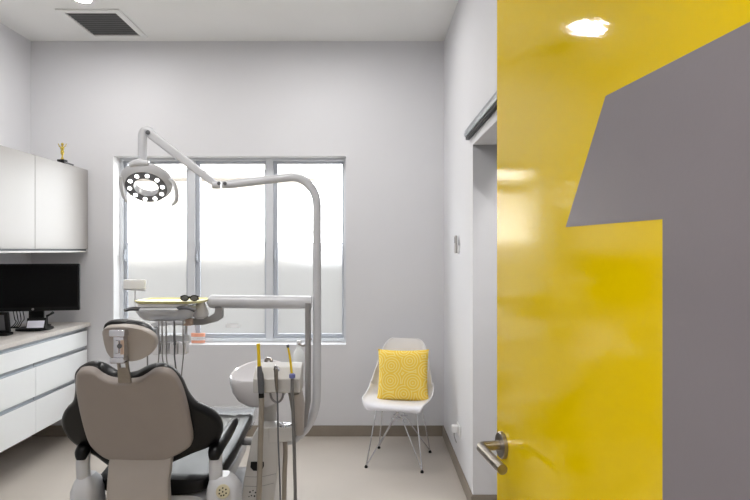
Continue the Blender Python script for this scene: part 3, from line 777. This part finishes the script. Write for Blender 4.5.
# tray with its contents
tz_ = 1.2
tray = B(); x0, x1 = at(139, 0, 2.82).x, at(207.5, 0, 2.82).x
rings = [[((x0+x1)/2+x, 2.83+y, z) for x, y in srect(0, 0, hw_, hd_, 36, 5)] for z, hw_, hd_ in ((1.216, .15, .10), (1.217, (x1-x0)/2-.008, .112), (1.228, (x1-x0)/2, .12), (1.228, (x1-x0)/2-.004, .116), (1.221, (x1-x0)/2-.012, .108))]
tag(obj('instrument_tray', loft(tray, rings), 'pale_yellow'), 'pale yellow instrument tray resting over the delivery head', 'tray')
s = B(); box(s, hx-.11, hx+.11, 2.73, 2.94, 1.1985, 1.2155, .004)
obj('tray_support', s, 'gloss_white', dho)
g_ = thing('safety_glasses', 'black folded safety glasses lying on the yellow tray', 'glasses', (at(190, 0, 2.8).x, 2.80, 1.222))
gx0, gx1 = at(181.5, 0, 2.8).x, at(200, 0, 2.8).x; gm = (gx0+gx1)/2
s = B()
for cxx in (gx0+.022, gx1-.022):
    pts = [Vector((cxx+.019*math.cos(a_*PI/8), 2.78, 1.2385+.0125*math.sin(a_*PI/8))) for a_ in range(17)]
    tube(s, pts, .0028, 8)
tube(s, [(gm-.008, 2.78, 1.243), (gm, 2.778, 1.246), (gm+.008, 2.78, 1.243)], .0025, 8)
obj('rim', s, 'black_pl', g_)
for sg, xx in ((1, gx0+.003), (-1, gx1-.003)):
    s = B(); tube(s, [(xx, 2.782, 1.246), (xx+sg*.004, 2.80, 1.246), (xx+sg*.04, 2.806+.004*sg, 1.240), (xx+sg*.078, 2.81+.004*sg, 1.230)], .003, 8, smooth=3); obj('temple', s, 'black_pl', g_)
for cxx in (gx0+.022, gx1-.022):
    obj('lens', lathe(B(), [(0, 0), (.0175, 0), (.0175, .0015), (0, .0015)], (cxx, 2.781, 1.2385), (0, -1, 0), 18, sx=1, sy=.62), 'greypl', g_)

# five instruments hanging in the cradles with their hoses
spec = [(158.5, 'leftmost of the slim dental instruments hanging under the tray', 'hose_grey', 156.5),
        (162.0, 'second from left of the slim dental instruments hanging under the tray', 'hose_grey', 167),
        (166.0, 'third from left of the slim dental instruments hanging under the tray', 'hose_grey', 170),
        (174.2, 'thickest darkest of the slim dental instruments hanging under the tray', 'greypl', 178),
        (183.0, 'rightmost of the slim dental instruments hanging under the tray', 'hose_grey', 181)]
for i, (px, lab, hm, ex) in enumerate(spec):
    yy = 2.71
    t = thing('dental_handpiece', lab, 'dental instrument', tuple(at(px, 343, yy)), group='dental instruments under the tray')
    s = B(); k = 1.35 if i == 3 else 1.
    tube(s, [at(px, 321, yy), at(px+.1, 327, yy), at(px+.2, 335, yy), at(px+.4, 345, yy)], [.0028*k, .0032*k, .0042*k, .0042*k], 12)
    obj('handle', s, 'midgrey' if i != 3 else 'greypl', t)
    s = B(); tube(s, [at(px+.4, 345, yy), at(px+.3, 356, yy), at((px+ex)/2, 370, yy+.01), at(ex, 385, yy+.03), at(ex+1, 404, yy+.06), at(ex+3, 416, 2.80)], .0026*k, 8, smooth=4)
    obj('hose', s, hm, t)
s = B(); tube(s, [at(147.5, 329, 2.74), at(147.4, 345, 2.74), at(147.5, 365, 2.74), at(147.8, 385, 2.75), at(149, 405, 2.78)], .0035, 8, smooth=3); obj('signal_hose', s, 'hose_grey', dho)

# suction tools and syringe in the assistant's holder
ys_ = 2.575
t = thing('suction_handpiece', 'thick grey suction handle with wide yellow tip at holder left end', 'suction tube', tuple(at(261, 393, ys_)))
obj('tip', tube(B(), [at(259.2, 366.5, ys_), at(258.6, 352, ys_), at(258.2, 343.5, ys_)], [.0085, .0075, .0085], 14, smooth=3), 'yellow_tip', t)
obj('handle', tube(B(), [at(259.4, 366, ys_), at(259.8, 371, ys_), at(260.4, 375, ys_), at(261, 384, ys_), at(261.3, 393, ys_)], [.009, .0115, .0145, .0145, .013], 18, smooth=3), 'greypl', t)
obj('collar', tube(B(), [at(261.3, 393, ys_), at(261.4, 397.5, ys_)], .0125, 16), 'black_pl', t)
obj('hose', tube(B(), [at(261.4, 397.5, ys_), at(261.5, 410, ys_), at(260.5, 440, ys_), at(259.8, 470, ys_), at(258.8, 500, ys_), at(258, 540, ys_+.01), at(258, 556, 2.62)], .0122, 16, smooth=4), 'hose_tan', t)
t = thing('water_syringe', 'steel air-water syringe with thin cord in the middle of the holder', 'syringe', tuple(at(276, 392, ys_)))
s = B(); tube(s, [at(274.5, 368, ys_), at(276, 371, ys_), at(276.2, 380, ys_), at(277, 392, ys_)], [.007, .0095, .0085, .0055], 14, smooth=3); obj('body', s, 'steel', t)
s = B(); tube(s, [at(275.5, 370, ys_), at(275, 366.5, ys_-.01), at(278, 367.5, ys_-.02), at(279, 371, ys_-.022)], [.006, .0055, .005, .004], 10, smooth=3); obj('nozzle', s, 'chrome', t)
s = B(); tube(s, [at(277, 391, ys_), at(277.8, 410, ys_), at(278.2, 440, ys_), at(279.5, 470, ys_), at(280.3, 500, ys_), at(280, 540, ys_+.02), at(277, 552, 2.62)], .0037, 8, smooth=4); obj('cord', s, 'greypl', t)
t = thing('saliva_ejector', 'thin yellow saliva ejector with violet collar at holder right end', 'suction tube', tuple(at(292, 378, ys_)))
s = B(); tube(s, [at(291.8, 374, ys_), at(290.3, 360, ys_), at(288, 347, ys_)], [.0058, .0052, .0048], 12, smooth=3); obj('tip', s, 'yellow_tip', t)
s = B(); tube(s, [at(288.1, 347.5, ys_), at(287.6, 344.8, ys_)], [.006, .0065], 12); obj('tip_end', s, 'greypl', t)
s = B(); lathe(s, [(.007, 0), (.014, .004), (.014, .018), (.008, .024)], at(292.2, 378.5, ys_), (0, 0, 1), 14); obj('collar', s, 'violet', t)
s = B(); tube(s, [at(292.2, 378, ys_), at(292.2, 395, ys_), at(293, 410, ys_), at(294, 440, ys_), at(294.7, 470, ys_), at(295.3, 500, ys_), at(294, 545, ys_+.02), at(290, 556, 2.62)], [.0075, .008, .0078, .0078, .0078, .0078, .0078, .0078], 14, smooth=4); obj('hose', s, 'hose_grey', t)

# teeth model on the sill
tm = thing('teeth_model', 'small orange-pink teeth model on the window sill', 'dental model', (at(198, 343, 4.62).x, 4.62, WZ0))
mx_, my_ = tm.location.x, 4.62
def horseshoe(bm, z0, z1, r0_, r1_, a0=-.3, a1=PI+.3, n=16):
    for part_ in (0,):
        ring = []
        for k in range(n+1):
            a_ = a0+(a1-a0)*k/n
            ring.append([Vector((mx_+r*math.cos(a_), my_-.002-r*.38*math.sin(a_)+.008, z)) for r, z in ((r0_, z0), (r1_, z0), (r1_, z1), (r0_, z1))])
        loft(bm, ring)
zz = WZ0+.0045
s = B(); horseshoe(s, zz, zz+.022, .012, .055); box(s, mx_-.045, mx_+.045, my_-.004, my_+.012, zz, zz+.02, .003); obj('lower_gum', s, 'orange', tm)
s = B(); horseshoe(s, zz+.05, zz+.078, .012, .057); box(s, mx_-.045, mx_+.045, my_-.004, my_+.012, zz+.05, zz+.075, .003); obj('upper_gum', s, 'orange', tm)
s = B()
for k in range(12):
    a_ = PI*(k+.5)/12
    for z0, z1 in ((zz+.021, zz+.0355), (zz+.0362, zz+.0505)):
        px_, py_ = mx_+.049*math.cos(a_), my_+.006-.049*.38*math.sin(a_)
        box(s, px_-.006, px_+.006, py_-.004, py_+.004, z0, z1, .002)
obj('teeth', s, 'gloss_white', tm)
obj('hinge', box(B(), mx_-.01, mx_+.01, my_+.006, my_+.014, zz+.005, zz+.07, .002), 'steel', tm)

# ------------------------------------------------------------- side chair with wire base
CH = (.205, 4.04, 0); RZ = math.radians(-13.7)
sc = thing('side_chair', 'white plastic shell chair with chrome wire legs in the corner', 'chair', CH, RZ)
prof = [(-.222, .402, .150), (-.228, .415, .185), (-.215, .428, .206), (-.17, .433, .222), (-.10, .428, .230), (-.02, .420, .233), (.06, .417, .232), (.125, .427, .228), (.168, .458, .224), (.190, .51, .216), (.205, .575, .203), (.218, .645, .186), (.229, .71, .168), (.238, .765, .150), (.243, .80, .125), (.245, .815, .095)]
P = catmull([(a_, b_, 0) for a_, b_, _ in prof], 3); Wd = catmull([(c_, 0, 0) for _, _, c_ in prof], 3)
s = B(); nu = 20; G = []
for i, p in enumerate(P):
    t0 = P[max(i-1, 0)]; t1 = P[min(i+1, len(P)-1)]; tg = (t1-t0).normalized()
    nrm = Vector((-tg.y, tg.x))     # towards sitter/up
    fr = i/(len(P)-1)
    lift = .030+.085*math.exp(-((fr-.55)/.17)**2)+.01*fr
    if fr < .12: lift *= fr/.12*.8+.2
    if fr > .8: lift *= max(.25, (1-fr)/.2)
    row = []
    for k in range(nu+1):
        u = -1+2*k/nu; x = Wd[i].x*math.sin(u*PI/2*.98)/math.sin(PI/2*.98)
        q = lift*abs(u)**2.6
        row.append(s.verts.new((x, p.x+nrm.x*q, p.y+nrm.y*q)))
    G.append(row)
for i in range(len(G)-1):
    for k in range(nu): s.faces.new((G[i][k], G[i][k+1], G[i+1][k+1], G[i+1][k]))
sh = obj('seat_shell', s, 'seat_white', sc, local=True, ang=80)
md = sh.modifiers.new('thick', 'SOLIDIFY'); md.thickness = .007; md.offset = 0
inv = WM[sc.name].inverted()
feet = [inv @ Vector(p) for p in ((-.0236, 3.89, .006), (.0854, 4.28, .006), (.4207, 4.21, .006), (.3325, 3.79, .006))]
fl = []
for f_ in feet: fl.append(Vector((math.copysign(.19, f_.x), math.copysign(.195, f_.y), .012)))
mounts = {}
for p in fl:
    m1 = Vector((math.copysign(.135, p.x), math.copysign(.10, p.y), .405))
    m2 = Vector((math.copysign(.03, p.x), math.copysign(.045, p.y), .30))
    m3 = Vector((-math.copysign(.055, p.x), math.copysign(.10, p.y), .405))
    s = B(); tube(s, [p, m1], .0045, 10); tube(s, [p+Vector((0, 0, .001)), m2, m2+Vector((-p.x*.35, p.y*.25, .105))], .0045, 10)
    l = obj('leg', s, 'chrome', sc, local=True)
    obj('glide', lathe(B(), [(0, 0), (.011, 0), (.012, .008), (.006, .018), (0, .018)], (p.x, p.y, .0005), seg=14), 'black_pl', l, local=True)
s = B()
for yy in (-.10, .10): tube(s, [(-.14, yy, .405), (.14, yy, .405)], .0045, 8)
for xx in (-.135, .135): tube(s, [(xx, -.10, .405), (xx, .10, .405)], .0045, 8)
tube(s, [(-.03, -.045, .30), (.03, .045, .30)], .0045, 8); tube(s, [(-.03, .045, .30), (.03, -.045, .30)], .0045, 8)
tube(s, [(-.05, -.045, .30), (.05, -.045, .30)], .0045, 8); tube(s, [(-.05, .045, .30), (.05, .045, .30)], .0045, 8)
obj('wire_frame', s, 'chrome', sc, local=True)

# cushion
s = B(); n = 22; hs_ = .183
G = {}
for side in (1, -1):
    for i in range(n+1):
        for k in range(n+1):
            u, v_ = -1+2*i/n, -1+2*k/n
            pin = 1-.06*(1-abs(u)**2)*abs(v_)**3; pin2 = 1-.06*(1-abs(v_)**2)*abs(u)**3
            th = .052*((1-u**4)*(1-v_**4))**.55
            G[side, i, k] = s.verts.new((u*hs_*pin2, -side*th, v_*hs_*pin))
    for i in range(n):
        for k in range(n): s.faces.new((G[side, i, k], G[side, i+1, k], G[side, i+1, k+1], G[side, i, k+1]))
cu_o = obj('cushion', s, 'cushion', None, local=True, ang=70)
cu_o.rotation_euler = (math.radians(-17), math.radians(-1.5), RZ*.8)
cu_o.location = (.232, 4.065, .588)
tag(cu_o, 'square yellow patterned cushion leaning on the white chair seat', 'cushion')

# ------------------------------------------------------------- light
w = bpy.data.worlds.new('overcast_sky'); SC.world = w; w.use_nodes = True
bg = w.node_tree.nodes['Background']; bg.inputs['Color'].default_value = (.97, .985, 1, 1); bg.inputs['Strength'].default_value = 8
pl = bpy.data.lights.new('window_daylight', 'AREA'); pl.shape = 'RECTANGLE'; pl.size = WX1-WX0; pl.size_y = WZ1-WZ0
pl.cycles.is_portal = True
po = bpy.data.objects.new('window_daylight', pl); COL.objects.link(po)
po.location = ((WX0+WX1)/2, YB+T+.03, (WZ0+WZ1)/2); po.rotation_euler = (-PI/2, 0, 0)
# added unseen ceiling panels that brighten the room, the corridor and the side space
for (x, y, e, sz, lab) in ((-1.0, 1.55, 17, .85, 'added unseen ceiling panel brightening the back wall from the doorway end'), (-.5, -.75, 34, .6, 'added unseen ceiling panel lighting the corridor outside the doorway'), (1.45, 2.6, 9, .5, 'added unseen ceiling panel lighting the side space beyond the opening')):
    t = thing('fill_panel', lab, 'light', (x, y, H))
    f = B(); box(f, x-sz/2-.02, x+sz/2+.02, y-sz/2-.02, y+sz/2+.02, H-.012, H-.0006, .003); obj('frame', f, 'trimwhite', t)
    ld = bpy.data.lights.new('fill_glow', 'AREA'); ld.shape = 'SQUARE'; ld.size = sz; ld.energy = e; ld.color = (1, .98, .96)
    lo = bpy.data.objects.new('fill_glow', ld); COL.objects.link(lo); lo.parent = t; lo.location = (0, 0, -.016)

SC.view_settings.view_transform = 'Standard'; SC.view_settings.look = 'None'
SC.view_settings.exposure = .67; SC.view_settings.gamma = 1.; SC.view_settings.use_curve_mapping = False
